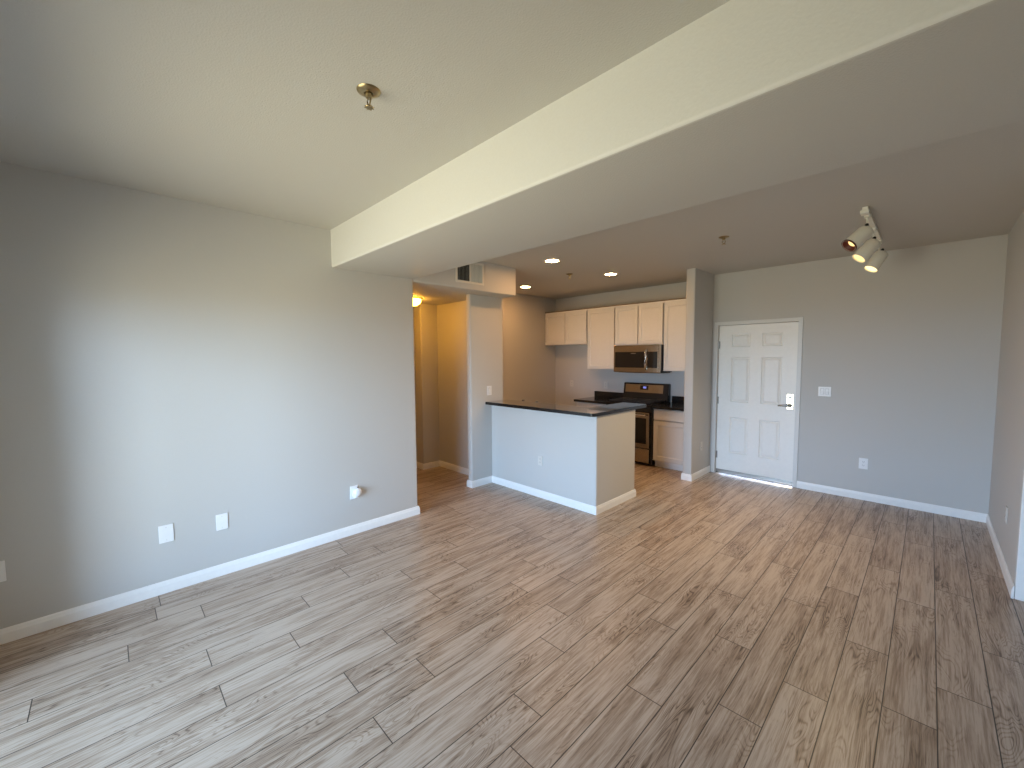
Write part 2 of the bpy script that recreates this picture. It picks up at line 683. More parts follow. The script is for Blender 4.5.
wall('wall_left', [(-0.12, -0.85), (0, -0.85), (0, 2.251), (-0.12, 2.251)], [0, 0, 0.018, 0.018], 0, H,
     'long greige living room wall with low outlet plates')
bm = bmesh.new()
box(bm, -3.06, -0.121, 2.12, 2.25, 0, H)
structure(finish('wall_hall_near', bm, WALL), 'greige hall wall behind the end of the living room wall', 'wall')
bm = bmesh.new()
box(bm, -3.06, -2.961, 2.251, 3.74, 0, H)
structure(finish('wall_hall_end', bm, WALL), 'greige wall closing the far end of the hall', 'wall')
wall('wall_hall_back', [(-2.96, 3.228), (-1.43, 3.228), (-1.43, 3.51), (-0.348, 3.51), (-0.348, 3.19), (-0.267, 3.19), (-0.267, 3.745), (-2.96, 3.745)],
     [0, 0.018, 0, 0, 0.02, 0.02, 0.02, 0], 0, ZS - 0.0005, 'greige hall wall and stub end beside the bar')
bm = bmesh.new()
box(bm, -1.56, -1.441, 3.746, 6.37, 0, H)
structure(finish('wall_kitchen_side', bm, WALL), 'kitchen side wall next to the empty refrigerator space', 'wall')
bm = bmesh.new()
box(bm, -1.44, 1.45, YK, 6.37, 0, H)
structure(finish('wall_kitchen_back', bm, WALL), 'kitchen back wall behind range and cabinets', 'wall')
wall('wall_fin', [(1.45, 5.357), (1.565, 5.357), (1.565, 6.37), (1.45, 6.37)], [0.015, 0.015, 0, 0], 0, H,
     'narrow wall end between kitchen and entry door')
DX0, DX1, DZ = 1.588, 2.598, 2.086        # outside of the entry door frame
bm = bmesh.new()
box(bm, 1.565, DX0 + 0.01, YE, 6.14, 0, H)
box(bm, DX1 - 0.01, 4.27, YE, 6.14, 0, H)
box(bm, DX0 + 0.01, DX1 - 0.01, YE, 6.14, DZ - 0.01, H)
structure(finish('wall_far', bm, WALL), 'greige entry wall around the white six panel door', 'wall')
# wall beside the entry, turning the corner with a soft edge; a second doorway lies round the corner
D2 = (4.255, 5.08, 2.04)
wall('wall_right', [(XR, 6.0), (XR, 4.245), (4.235, 4.245), (4.235, 4.36), (4.27, 4.36), (4.27, 6.0)], [0, 0.012, 0, 0, 0, 0], 0, H,
     'short greige side wall beside the entry')
bm = bmesh.new()
box(bm, 4.236, 5.199, 4.245, 4.359, D2[2] + 0.02, H)
box(bm, 5.10, 5.199, 4.245, 4.359, 0, D2[2] + 0.02)
structure(finish('wall_right_return', bm, WALL), 'wall above the side doorway round the corner', 'wall')
bm = bmesh.new()
box(bm, 5.2, 5.32, -0.6, 4.36, 0, H)
structure(finish('wall_side', bm, WALL), 'plain greige wall at the side of the living room', 'wall')
bm = bmesh.new()
box(bm, 0.0, WIN[0], YW0, YW1, 0, H)
box(bm, WIN[1], 5.32, YW0, YW1, 0, H)
box(bm, WIN[0], WIN[1], YW0, YW1, WIN[3], H)
box(bm, WIN[0], WIN[1], YW0, YW1, 0, WIN[2])
structure(finish('wall_window', bm, WALL), 'wall with the patio door that lights the living room', 'wall')

# half wall of the breakfast bar (L shaped)
wall('wall_half', [(-0.266, 3.526), (1.333, 3.526), (1.333, 4.321), (1.225, 4.321), (1.225, 3.645), (-0.266, 3.645)],
     [0, 0.014, 0.014, 0.014, 0, 0], 0, 1.028, 'L shaped half wall under the breakfast bar top')

skirting('baseboard_left', [(0, -0.6), (0, 2.251), (-0.12, 2.251)], 'white baseboard along the long living room wall')
skirting('baseboard_bar', [(-0.348, 3.51), (-0.348, 3.19), (-0.267, 3.19), (-0.267, 3.526), (1.333, 3.526), (1.333, 4.321), (1.225, 4.321)],
         'white baseboard round the bar half wall and stub wall')
skirting('baseboard_hall', [(-2.96, 3.228), (-1.43, 3.228), (-1.43, 3.51), (-0.361, 3.51)], 'white baseboard along the hall wall')
skirting('baseboard_fin', [(1.45, 5.655), (1.45, 5.357), (1.565, 5.357), (1.565, 6.0)], 'white baseboard round the narrow wall end by the entry')
skirting('baseboard_far', [(DX1 + 0.001, YE), (XR, YE), (XR, 4.2305)], 'white baseboard along the entry wall and side wall')

# ------------------------------------------------------------------ patio door (behind the camera)
def make_window():
    x0, x1, z0, z1 = WIN
    y0, y1 = -0.83, -0.76
    root = empty('window_1', ((x0 + x1) / 2, -0.8, z0))
    structure(root, 'white framed sliding glass patio door', 'window')
    bm = bmesh.new()
    f = 0.06
    box(bm, x0, x0 + f, y0, y1, z0, z1)
    box(bm, x1 - f, x1, y0, y1, z0, z1)
    box(bm, x0 + f, x1 - f, y0, y1, z0, z0 + f)
    box(bm, x0 + f, x1 - f, y0, y1, z1 - f, z1)
    xm = (x0 + x1) / 2
    box(bm, xm - 0.04, xm + 0.04, y0, y1, z0 + f, z1 - f)
    finish('frame', bm, ALU, root)
    for a, b in ((x0 + f, xm - 0.04), (xm + 0.04, x1 - f)):
        bm = bmesh.new()
        box(bm, a, b, -0.798, -0.792, z0 + f, z1 - f)
        finish('pane', bm, PANE, root)


make_window()



# ------------------------------------------------------------------ entry door
def make_entry_door():
    root = empty('door_1', ((DX0 + DX1) / 2, YE, 0))
    structure(root, 'white six panel entry door with lever lock', 'door')
    bm = bmesh.new()
    fw = 0.045
    y0, y1 = YE - 0.012, YE + 0.139
    poly = [(DX0, 0.001), (DX0, DZ), (DX1, DZ), (DX1, 0.001), (DX1 - fw, 0.001), (DX1 - fw, DZ - fw), (DX0 + fw, DZ - fw), (DX0 + fw, 0.001)]
    a = [bm.verts.new((x, y0, z)) for x, z in poly]
    b = [bm.verts.new((x, YE + 0.0, z)) for x, z in poly]
    n = len(poly)
    for i in range(n):
        bm.faces.new((a[i], a[(i + 1) % n], b[(i + 1) % n], b[i]))
    bm.faces.new(a)
    bm.faces.new(b[::-1])
    # jamb lining and stop inside the opening
    j0, j1 = DX0 + 0.0105, DX1 - 0.0105
    box(bm, j0, DX0 + fw, YE, y1, 0.001, DZ - 0.011)
    box(bm, DX1 - fw, j1, YE, y1, 0.001, DZ - 0.011)
    box(bm, DX0 + fw, DX1 - fw, YE, y1, DZ - fw, DZ - 0.011)
    box(bm, DX0 + fw, DX0 + fw + 0.014, YE + 0.0805, y1, 0.001, DZ - fw)
    box(bm, DX1 - fw - 0.014, DX1 - fw, YE + 0.0805, y1, 0.001, DZ - fw)
    box(bm, DX0 + fw, DX1 - fw, YE + 0.0805, y1, DZ - fw - 0.014, DZ - fw)
    finish('door_frame', bm, FRAME, root)
    sx0, sx1 = DX0 + fw + 0.005, DX1 - fw - 0.005
    ys = YE + 0.036
    pan = []
    for (pa, pb) in ((1.800, 2.024), (2.160, 2.388)):
        pan += [(pa, pb, 1.748, 1.920), (pa, pb, 1.002, 1.608), (pa, pb, 0.298, 0.795)]
    bm = bmesh.new()
    panelled(bm, sx0, sx1, 0.026, DZ - fw - 0.006, ys, 0.044, pan, [(0.009, 0.013), (0.008, 0.0), (0.022, -0.010)])
    slab = finish('door_slab', bm, DOOR, root)
    bm = bmesh.new()
    box(bm, DX0 + fw, DX1 - fw, YE + 0.045, YE + 0.13, 0.0008, 0.008, 0.002)
    finish('threshold', bm, BRONZE, root)['label'] = 'dark metal threshold'
    bm = bmesh.new()
    box(bm, sx0 + 0.002, sx1 - 0.002, ys - 0.006, ys, 0.014, 0.056, 0.001)
    finish('door_sweep', bm, NICKEL, root)['label'] = 'metal sweep along the bottom edge'
    for z in (1.777, 1.016, 0.256):
        bm = bmesh.new()
        lathe(bm, [(0.0075, -0.05), (0.0075, 0.05)], (DX0 + fw + 0.001, ys - 0.008, z), seg=12)
        box(bm, DX0 + fw - 0.006, DX0 + fw + 0.020, ys - 0.002, ys + 0.0005, z - 0.048, z + 0.048)
        finish('hinge', bm, NICKEL, root)
    bm = bmesh.new()
    box(bm, 2.452, 2.526, ys - 0.009, ys - 0.0002, 0.957, 1.150, 0.004)
    esc = finish('lock_plate', bm, CHROME, root)
    esc['label'] = 'bright metal lock plate'
    bm = bmesh.new()
    lathe(bm, [(0.017, 0.0), (0.017, 0.006), (0.010, 0.008)], (2.489, ys - 0.009, 1.107), (0, -1, 0), 20)
    box(bm, 2.484, 2.494, ys - 0.034, ys - 0.016, 1.087, 1.127, 0.002)
    bmesh.ops.rotate(bm, verts=bm.verts, cent=(2.489, ys, 1.107), matrix=Matrix.Rotation(math.radians(-50), 3, 'Y'))
    finish('thumb_turn', bm, NICKEL, esc)
    bm = bmesh.new()
    lathe(bm, [(0.024, 0.0), (0.024, 0.006), (0.012, 0.010), (0.011, 0.050)], (2.489, ys - 0.009, 1.007), (0, -1, 0), 24)
    tube(bm, [(2.492, ys - 0.056, 1.007), (2.470, ys - 0.062, 1.007), (2.420, ys - 0.061, 1.005), (2.372, ys - 0.056, 1.002)],
         [0.013, 0.015, 0.012, 0.010], 14)
    finish('lever_handle', bm, NICKEL, esc, smooth=True)


make_entry_door()


def make_side_door():
    root = empty('door_2', ((D2[0] + D2[1]) / 2, 4.25, 0))
    structure(root, 'white side door in the wall return, only its casing showing', 'door')
    bm = bmesh.new()
    y0, y1 = 4.229, 4.2445
    box(bm, 4.150, 4.258, y0, y1, 0.001, D2[2] + 0.08, 0.003)
    box(bm, D2[1] - 0.003, D2[1] + 0.085, y0, y1, 0.001, D2[2] + 0.08, 0.003)
    box(bm, 4.258, D2[1] - 0.003, y0, y1, D2[2] - 0.005, D2[2] + 0.08, 0.003)
    finish('casing', bm, TRIM, root)
    bm = bmesh.new()
    x0, x1 = 4.262, D2[1] + 0.01
    pan = []
    for pa, pb in ((x0 + 0.11, x0 + 0.35), (x1 - 0.35, x1 - 0.11)):
        pan += [(pa, pb, 1.72, 1.90), (pa, pb, 1.0, 1.6), (pa, pb, 0.3, 0.8)]
    panelled(bm, x0, x1, 0.012, D2[2], 4.262, 0.04, pan, [(0.010, 0.008), (0.006, 0.0), (0.018, -0.006)])
    finish('door_slab', bm, DOOR, root)


make_side_door()


# ------------------------------------------------------------------ breakfast bar top, sink run
BAR_Z0, BAR_Z1 = 1.0285, 1.064
bm = bmesh.new()
prism(bm, rounded([(-0.266, 3.42), (1.365, 3.42), (1.365, 4.530), (1.050, 4.530), (1.050, 3.800), (-0.266, 3.800)],
                  [0, 0.035, 0.02, 0.02, 0, 0], 6), BAR_Z0, BAR_Z1)
es = [e for e in bm.edges if abs(e.verts[0].co.z - e.verts[1].co.z) < 1e-6]
bmesh.ops.bevel(bm, geom=es, offset=0.004, segments=2, affect='EDGES')
bmesh.ops.recalc_face_normals(bm, faces=bm.faces)
for f_ in bm.faces:
    if f_.normal.z < 0.9:
        f_.material_index = 1
tag(finish('bar_countertop', bm, [GRANITE, EDGE], smooth=True), 'glossy black L shaped breakfast bar top on the half wall', 'countertop')


def door_front(bm, x0, x1, z0, z1, y, stile=0.055):
    panelled(bm, x0, x1, z0, z1, y, 0.019, [(x0 + stile, x1 - stile, z0 + stile, z1 - stile)], [(0.003, 0.007), (0.010, 0.004), (0.004, 0.0)])


def drawer_front(bm, x0, x1, z0, z1, y):
    box(bm, x0, x1, y, y + 0.019, z0, z1, 0.003)


def make_sink_run():
    root = empty('sink_cabinet', (0.46, 3.97, 0), 'white sink base cabinet hidden behind the breakfast bar', 'cabinet')
    bm = bmesh.new()
    box(bm, -0.25, 1.222, 3.65, 4.27, 0.10, 0.872)
    finish('body', bm, CAB, root)
    bm = bmesh.new()
    box(bm, -0.25, 1.222, 3.65, 4.20, 0.001, 0.10)
    finish('toe_kick', bm, CAB, root)
    for k in range(3):
        bm = bmesh.new()
        x0 = -0.24 + k * 0.485
        panelled(bm, x0, x0 + 0.475, 0.12, 0.86, 4.289, -0.019, [(x0 + 0.055, x0 + 0.42, 0.175, 0.805)], [(0.004, -0.004)])
        finish('door', bm, CAB, root)
    bm = bmesh.new()
    x0, x1, y0, y1 = -0.262, 1.222, 3.647, 4.31
    sx0, sx1, sy0, sy1 = 0.05, 0.75, 4.0, 4.25
    for a in ((x0, sx0, y0, y1), (sx1, x1, y0, y1), (sx0, sx1, y0, sy0), (sx0, sx1, sy1, y1)):
        box(bm, *a, 0.873, 0.911)
    top = tag(finish('sink_countertop', bm, GRANITE), 'black lower countertop behind the bar around the sink', 'countertop')
    bm = bmesh.new()
    box(bm, sx0 + 0.001, sx1 - 0.001, sy0 + 0.001, sy1 - 0.001, 0.8735, 0.882)
    sk = tag(finish('kitchen_sink', bm, STEEL), 'steel sink set in the counter behind the bar', 'sink')
    f = empty('sink_faucet', (0.05, 3.93, 0.9112), 'small dark faucet just peeking over the breakfast bar top', 'faucet')
    bm = bmesh.new()
    box(bm, -0.10, 0.20, 3.905, 3.955, 0.9115, 0.925, 0.004)
    finish('deck_plate', bm, NICKEL, f)
    for x, top in ((-0.085, 1.066), (0.155, 1.062)):
        bm = bmesh.new()
        lathe(bm, [(0.020, 0.925), (0.018, 0.97), (0.010, 0.985), (0.010, top - 0.03), (0.018, top - 0.022), (0.018, top - 0.004), (0.012, top)],
              (x, 3.93, 0), seg=16)
        finish('handle', bm, NICKEL, f, smooth=True)
    bm = bmesh.new()
    tube(bm, [(0.04, 3.93, 0.925), (0.04, 3.93, 0.99), (0.04, 3.95, 1.015), (0.04, 4.0, 1.02), (0.04, 4.06, 1.0), (0.04, 4.07, 0.98)], 0.012, 12)
    finish('spout', bm, NICKEL, f, smooth=True)


make_sink_run()

# ------------------------------------------------------------------ upper cabinets
YU = 5.93     # face of the doors


def upper(x0, x1, z0, n, label, end_gap=0.0):
    z1 = 2.445
    root = empty('wall_cabinet', ((x0 + x1) / 2, YU + 0.16, z0), label, 'cabinet', 'white upper cabinets on the kitchen back wall')
    bm = bmesh.new()
    box(bm, x0 + 0.0008, x1 - 0.0008, YU + 0.045, YK - 0.001, z0, z1)
    box(bm, x0 + 0.0008, x1 - 0.0008, YU + 0.006, YU + 0.045, z1 - 0.033, z1)
    box(bm, x0 + 0.0008, x1 - 0.0008, YU + 0.012, YU + 0.045, z0, z0 + 0.0105)
    finish('body', bm, CAB, root)
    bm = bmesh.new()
    box(bm, x0 + 0.0008, x1 - 0.0008, YU + 0.010, YK - 0.001, z1 + 0.0004, z1 + 0.014)  # thin brown strip along the top of the cabinet
    finish('top_panel', bm, BROWN_EDGE, root)['label'] = 'brown top edge'
    wd = (x1 - x0 - 0.012) / n
    for k in range(n):
        a = x0 + 0.006 + k * wd
        bm = bmesh.new()
        door_front(bm, a + 0.007, a + wd - 0.007, z0 + 0.012, z1 - 0.035, YU, 0.05)
        finish('door', bm, CAB, root)


upper(-1.439, -0.480, 1.845, 2, 'short white two-door cabinet above the empty refrigerator space')
upper(-0.480, 0.062, 1.415, 1, 'tall white single-door wall cabinet between refrigerator space and microwave')
upper(0.062, 0.885, 1.805, 2, 'short white two-door cabinet directly above the microwave')
upper(0.885, 1.449, 1.408, 1, 'tall white wall cabinet between microwave and narrow wall end')


# ------------------------------------------------------------------ microwave
def make_microwave():
    x0, x1, z0, z1 = 0.100, 0.884, 1.378, 1.803
    yf = 5.845
    r = empty('microwave', ((x0 + x1) / 2, 6.0, z0), 'stainless over-the-range microwave with black glass door', 'microwave')
    bm = bmesh.new()
    box(bm, x0 + 0.004, x1, yf + 0.035, YK - 0.002, z0 + 0.006, z1 - 0.001, 0.003)
    finish('body', bm, BLACK, r)
    xd = x0 + (x1 - x0) * 0.72
    bm = bmesh.new()
    box(bm, x0, x1 - 0.030, yf, yf + 0.034, z0, z1 - 0.002, 0.006)
    d = finish('front_panel', bm, STEEL, r)
    bm = bmesh.new()
    box(bm, x0 + 0.028, xd - 0.020, yf - 0.004, yf - 0.0003, z0 + 0.075, z1 - 0.105, 0.002)
    wn = finish('door_window', bm, BGLASS, r)
    wn['label'] = 'black glass window'
    bm = bmesh.new()
    box(bm, x0 + 0.31, x0 + 0.39, yf - 0.0048, yf - 0.0042, z1 - 0.135, z1 - 0.125)
    finish('badge', bm, NICKEL, wn)
    bm = bmesh.new()
    box(bm, xd + 0.022, x1 - 0.045, yf - 0.004, yf - 0.0003, z0 + 0.075, z1 - 0.105, 0.002)
    finish('control_panel', bm, BGLASS, r)['label'] = 'black control panel'
    bm = bmesh.new()
    tube(bm, [(xd, yf - 0.001, z0 + 0.05), (xd, yf - 0.030, z0 + 0.075), (xd, yf - 0.040, z0 + 0.14), (xd, yf - 0.040, z1 - 0.16),
              (xd, yf - 0.030, z1 - 0.105), (xd, yf - 0.001, z1 - 0.075)], [0.011, 0.014, 0.015, 0.015, 0.014, 0.011], 14)
    finish('handle', bm, CHROME, r, smooth=True)['label'] = 'curved chrome handle'
    bm = bmesh.new()
    box(bm, x1 - 0.029, x1, yf, yf + 0.034, z0, z1 - 0.002, 0.004)
    finish('end_trim', bm, STEEL, r)
    bm = bmesh.new()
    box(bm, x0 + 0.06, x1 + 0.0, yf + 0.06, YK - 0.06, z0 - 0.006, z0 + 0.0055, 0.002)
    finish('bottom_vent', bm, BLACK, r)


make_microwave()


# ------------------------------------------------------------------ range
def make_range():
    x0, x1 = 0.108, 0.868
    yf, yb = 5.62, YK - 0.004
    r = empty('kitchen_range', ((x0 + x1) / 2, 5.93, 0), 'stainless and black range with blue clock on the back panel', 'range')
    bm = bmesh.new()
    box(bm, x0, x1, yf + 0.03, yb, 0.022, 0.896, 0.003)
    finish('body', bm, BLACK, r)
    for a in (x0 + 0.07, x1 - 0.07):
        for b2 in (yf + 0.1, yb - 0.06):
            bm = bmesh.new()
            lathe(bm, [(0.018, 0.0006), (0.018, 0.0215)], (a, b2, 0), seg=12)
            finish('foot', bm, BLACK, r)
    # drawer, door
    bm = bmesh.new()
    box(bm, x0 + 0.006, x1 - 0.028, yf, yf + 0.029, 0.050, 0.258, 0.005)
    finish('drawer', bm, STEEL, r)['label'] = 'stainless bottom drawer'
    bm = bmesh.new()
    box(bm, x0 + 0.006, x1 - 0.028, yf - 0.006, yf + 0.029, 0.272, 0.800, 0.005)
    d = finish('oven_door', bm, STEEL, r)
    d['label'] = 'stainless oven door'
    bm = bmesh.new()
    box(bm, x0 + 0.06, x1 - 0.072, yf - 0.009, yf - 0.0063, 0.335, 0.715, 0.002)
    finish('door_window', bm, BGLASS, d)['label'] = 'black glass window'
    bm = bmesh.new()
    tube(bm, [(x0 + 0.03, yf - 0.045, 0.765), (x1 - 0.06, yf - 0.045, 0.765)], 0.013, 14)
    for a in (x0 + 0.06, x1 - 0.09):
        tube(bm, [(a, yf - 0.006, 0.765), (a, yf - 0.045, 0.765)], 0.009, 10)
    finish('handle', bm, CHROME, d, smooth=True)['label'] = 'bright bar handle'
    # front fascia and cooktop
    bm = bmesh.new()
    box(bm, x0 + 0.002, x1 - 0.002, yf - 0.004, yf + 0.029, 0.806, 0.896, 0.006)
    finish('front_fascia', bm, BLACK, r)
    bm = bmesh.new()
    box(bm, x0 - 0.004, x1 + 0.004, yf - 0.006, yb, 0.8965, 0.918, 0.005)
    ct = finish('cooktop', bm, BGLASS, r)
    for gx in (x0 + 0.14, x1 - 0.14, (x0 + x1) / 2):
        bm = bmesh.new()
        hw = 0.115 if gx != (x0 + x1) / 2 else 0.12
        ya, yc = yf + 0.05, yb - 0.13
        for xx in (gx - hw, gx + hw - 0.012):
            box(bm, xx, xx + 0.012, ya, yc, 0.926, 0.948)
        for yy in [ya + (yc - ya - 0.012) * k / 4 for k in range(5)]:
            box(bm, gx - hw, gx + hw, yy, yy + 0.012, 0.930, 0.950)
        for xx in (gx - hw, gx + hw - 0.012):
            for yy in (ya, yc - 0.012):
                box(bm, xx, xx + 0.012, yy, yy + 0.012, 0.9183, 0.930)
        finish('burner_grate', bm, IRON, ct)
    # back guard, leaning a little
    bm = bmesh.new()
    yg0, yg1 = yb - 0.115, yb - 0.075
    pr = [(yg0, 0.9185), (yg1, 1.198), (yb, 1.198), (yb, 0.9185)]
    a = [bm.verts.new((x0 - 0.002, y, z)) for y, z in pr]
    b2 = [bm.verts.new((x1 + 0.006, y, z)) for y, z in pr]
    for i in range(4):
        bm.faces.new((a[i], b2[i], b2[(i + 1) % 4], a[(i + 1) % 4]))
    bm.faces.new(a)
    bm.faces.new(b2[::-1])
    bmesh.ops.bevel(bm, geom=bm.edges[:], offset=0.008, segments=3, affect='EDGES')
    g = finish('back_guard', bm, BLACK, r, smooth=True)

    def on_guard(xa, xb, za, zb, off, th):
        bm = bmesh.new()
        vs = []
        for x in (xa, xb):
            for z in (za, zb):
                y = yg0 + (yg1 - yg0) * (z - 0.9185) / (1.198 - 0.9185)
                vs.append((x, y, z))
        n = Vector((0, -(1.198 - 0.9185), (yg1 - yg0))).normalized()
        lo = [bm.verts.new(Vector(v) + n * off) for v in vs]
        hi = [bm.verts.new(Vector(v) + n * (off + th)) for v in vs]
        q = (0, 1, 3, 2)
        bm.faces.new([lo[i] for i in q])
        bm.faces.new([hi[i] for i in q][::-1])
        for i in range(4):
            bm.faces.new((lo[q[i]], lo[q[(i + 1) % 4]], hi[q[(i + 1) % 4]], hi[q[i]]))
        return bm
    p = finish('control_panel', on_guard(x0 + 0.035, x1 - 0.075, 1.045, 1.172, 0.0004, 0.003), STEEL, g)
    p['label'] = 'stainless control panel'
    finish('clock_window', on_guard(0.405, 0.545, 1.090, 1.158, 0.0036, 0.002), BGLASS, g)
    finish('clock_display', on_guard(0.458, 0.512, 1.112, 1.142, 0.0058, 0.001), CLOCK, g)['label'] = 'glowing blue clock digits'


make_range()


# ------------------------------------------------------------------ base cabinets and counters
def base(x0, x1, label, n=1):
    yf = 5.652
    r = empty('base_cabinet', ((x0 + x1) / 2, 5.94, 0), label, 'cabinet')
    bm = bmesh.new()
    box(bm, x0, x1, yf + 0.045, YK - 0.002, 0.105, 0.872)
    box(bm, x0, x1, yf + 0.012, yf + 0.045, 0.861, 0.872)
    box(bm, x0, x1, yf + 0.012, yf + 0.045, 0.105, 0.1165)
    finish('body', bm, CAB, r)
    bm = bmesh.new()
    box(bm, x0 + 0.002, x1 - 0.002, yf + 0.085, YK - 0.01, 0.0008, 0.1045)
    finish('toe_kick', bm, TRIM, r)
    wd = (x1 - x0 - 0.02) / n
    for k in range(n):
        a = x0 + 0.010 + k * wd
        bm = bmesh.new()
        drawer_front(bm, a + 0.003, a + wd - 0.003, 0.708, 0.858, yf)
        finish('drawer', bm, CAB, r)
        bm = bmesh.new()
        door_front(bm, a + 0.003, a + wd - 0.003, 0.118, 0.694, yf, 0.058)
        finish('door', bm, CAB, r)


base(0.880, 1.448, 'white base cabinet with drawer between range and narrow wall end')
base(-0.505, 0.098, 'white base cabinet between refrigerator space and range, mostly behind the bar')


def counter(x0, x1, label, spl_x0, spl_x1):
    bm = bmesh.new()
    box(bm, x0, x1, 5.612, YK - 0.001, 0.873, 0.911, 0.004)
    c = tag(finish('kitchen_countertop', bm, COUNTER), label, 'countertop')
    bm = bmesh.new()
    box(bm, spl_x0, spl_x1, YK - 0.022, YK - 0.0012, 0.9112, 1.013, 0.003)
    finish('backsplash', bm, EDGE, c)


counter(0.876, 1.4485, 'short black countertop between range and narrow wall end', 0.90, 1.448)
counter(-0.522, 0.102, 'black countertop ending at the empty refrigerator space', -0.522, 0.100)


# ------------------------------------------------------------------ wall plates
def plate_bm(w_, h_, t_=0.006):
    bm = bmesh.new()
    box(bm, -w_ / 2, w_ / 2, -t_, 0, 0, h_, 0.0025)
    return bm


def place_plate(name, label, cat, pos, facing, w_, h_, kind, group=None, pm=None):
    """built facing -y, then turned; pos = bottom centre on the wall"""
    pm = pm or PLATE
    rz = {'-y': 0.0, '+x': math.radians(90), '-x': math.radians(-90)}[facing]
    r = empty(name, (0, 0, 0), label, cat, group)
    finish('cover_plate', plate_bm(w_, h_), pm, r)
    if kind == 'outlet':
        for zc in (h_ / 2 - 0.0195, h_ / 2 + 0.0195):
            bm = bmesh.new()
            prism_pts = rounded([(-0.0165, -0.014), (0.0165, -0.014), (0.0165, 0.014), (-0.0165, 0.014)], 0.008, 4)
            a = [bm.verts.new((x, -0.0085, zc + z)) for x, z in prism_pts]
            b2 = [bm.verts.new((x, -0.0062, zc + z)) for x, z in prism_pts]
            n = len(a)
            for i in range(n):
                bm.faces.new((a[i], a[(i + 1) % n], b2[(i + 1) % n], b2[i]))
            bm.faces.new(a)
            bm.faces.new(b2[::-1])
            rc = finish('receptacle', bm, pm, r)
            bm = bmesh.new()
            box(bm, -0.008, -0.0055, -0.0089, -0.0086, zc - 0.001, zc + 0.008)
            box(bm, 0.0055, 0.008, -0.0089, -0.0086, zc - 0.001, zc + 0.008)
            box(bm, -0.002, 0.002, -0.0089, -0.0086, zc - 0.009, zc - 0.005)
            finish('slot', bm, SLOT, rc)
    elif kind == 'rocker':
        n = 2 if w_ > 0.09 else 1
        for k in range(n):
            xc = 0 if n == 1 else (-0.023 + 0.046 * k)
            bm = bmesh.new()
            za, zb = h_ / 2 - 0.033, h_ / 2 + 0.033
            pr = [(-0.0062, za), (-0.0135, za), (-0.0085, h_ / 2 + 0.004), (-0.0085, zb), (-0.0062, zb)]
            a = [bm.verts.new((xc - 0.0155, y, z)) for y, z in pr]
            b2 = [bm.verts.new((xc + 0.0155, y, z)) for y, z in pr]
            for i in range(5):
                bm.faces.new((a[i], a[(i + 1) % 5], b2[(i + 1) % 5], b2[i]))
            bm.faces.new(a)
            bm.faces.new(b2[::-1])
            finish('rocker', bm, pm, r)
            bm = bmesh.new()
            box(bm, xc - 0.0175, xc + 0.0175, -0.0066, -0.0061, za - 0.002, zb + 0.002)
            finish('rocker_gap', bm, DULLER, r)
    elif kind == 'toggle':
        for k in range(2):
            xc = -0.023 + 0.046 * k
            bm = bmesh.new()
            box(bm, xc - 0.005, xc + 0.005, -0.0066, -0.0061, h_ / 2 - 0.012, h_ / 2 + 0.012)
            box(bm, xc - 0.004, xc + 0.004, -0.016, -0.006, h_ / 2 - 0.002 - 0.008 * k, h_ / 2 + 0.010 - 0.008 * k, 0.001)
            finish('toggle', bm, pm, r)
    else:
        for z in (0.018, h_ - 0.018):
            bm = bmesh.new()
            lathe(bm, [(0.003, 0), (0.003, 0.0012)], (0, -0.006, z), (0, -1, 0), 10)
            finish('screw', bm, DULL, r)
    r.location = pos
    r.rotation_euler = (0, 0, rz)
    return r


e = 0.0006
place_plate('blank_wall_plate', 'white blank plate low on the long wall, second along from the plugged outlet', 'wall plate', (e, 0.244, 0.356), '+x', 0.080, 0.124, 'blank')
place_plate('blank_wall_plate', 'white blank plate low on the long wall, next along from the plugged outlet', 'wall plate', (e, 0.566, 0.349), '+x', 0.074, 0.120, 'blank')
place_plate('blank_wall_plate', 'white plate cut by the picture edge on the long wall', 'wall plate', (e, -0.507, 0.362), '+x', 0.080, 0.121, 'blank')
place_plate('wall_outlet', 'white outlet behind the plug-in device on the long wall', 'outlet', (e, 1.578, 0.332), '+x', 0.074, 0.122, 'outlet')
place_plate('light_switch', 'white switch on the stub wall just above the bar end', 'switch', (-0.267 + e, 3.489, 1.143), '+x', 0.076, 0.120, 'rocker')
place_plate('light_switch', 'white double rocker switch beside the entry door', 'switch', (2.834, YE - e, 1.146), '-y', 0.122, 0.114, 'rocker')
place_plate('wall_outlet', 'white outlet low on the entry wall below the double switch', 'outlet', (3.212, YE - e, 0.352), '-y', 0.078, 0.122, 'outlet')
place_plate('wall_outlet', 'white outlet low on the short side wall, seen edge-on', 'outlet', (XR - e, 4.806, 0.354), '-x', 0.074, 0.122, 'outlet', pm=DULL)
place_plate('wall_outlet', 'small outlet low on the narrow wall end beside the entry door', 'outlet', (1.565 + e, 5.670, 0.354), '+x', 0.072, 0.118, 'outlet', pm=DULL)
place_plate('wall_outlet', 'pale outlet low on the front of the bar half wall', 'outlet', (0.573, 3.526 - e, 0.377), '-y', 0.070, 0.112, 'outlet', pm=DULL)
place_plate('wall_outlet', 'outlet on the kitchen back wall in the refrigerator space', 'outlet', (-1.040, YK - e, 1.068), '-y', 0.074, 0.120, 'outlet', pm=DULL)
place_plate('wall_outlet', 'outlet on the kitchen back wall above the black countertop', 'outlet', (-0.300, YK - e, 1.066), '-y', 0.074, 0.120, 'outlet', pm=DULL)


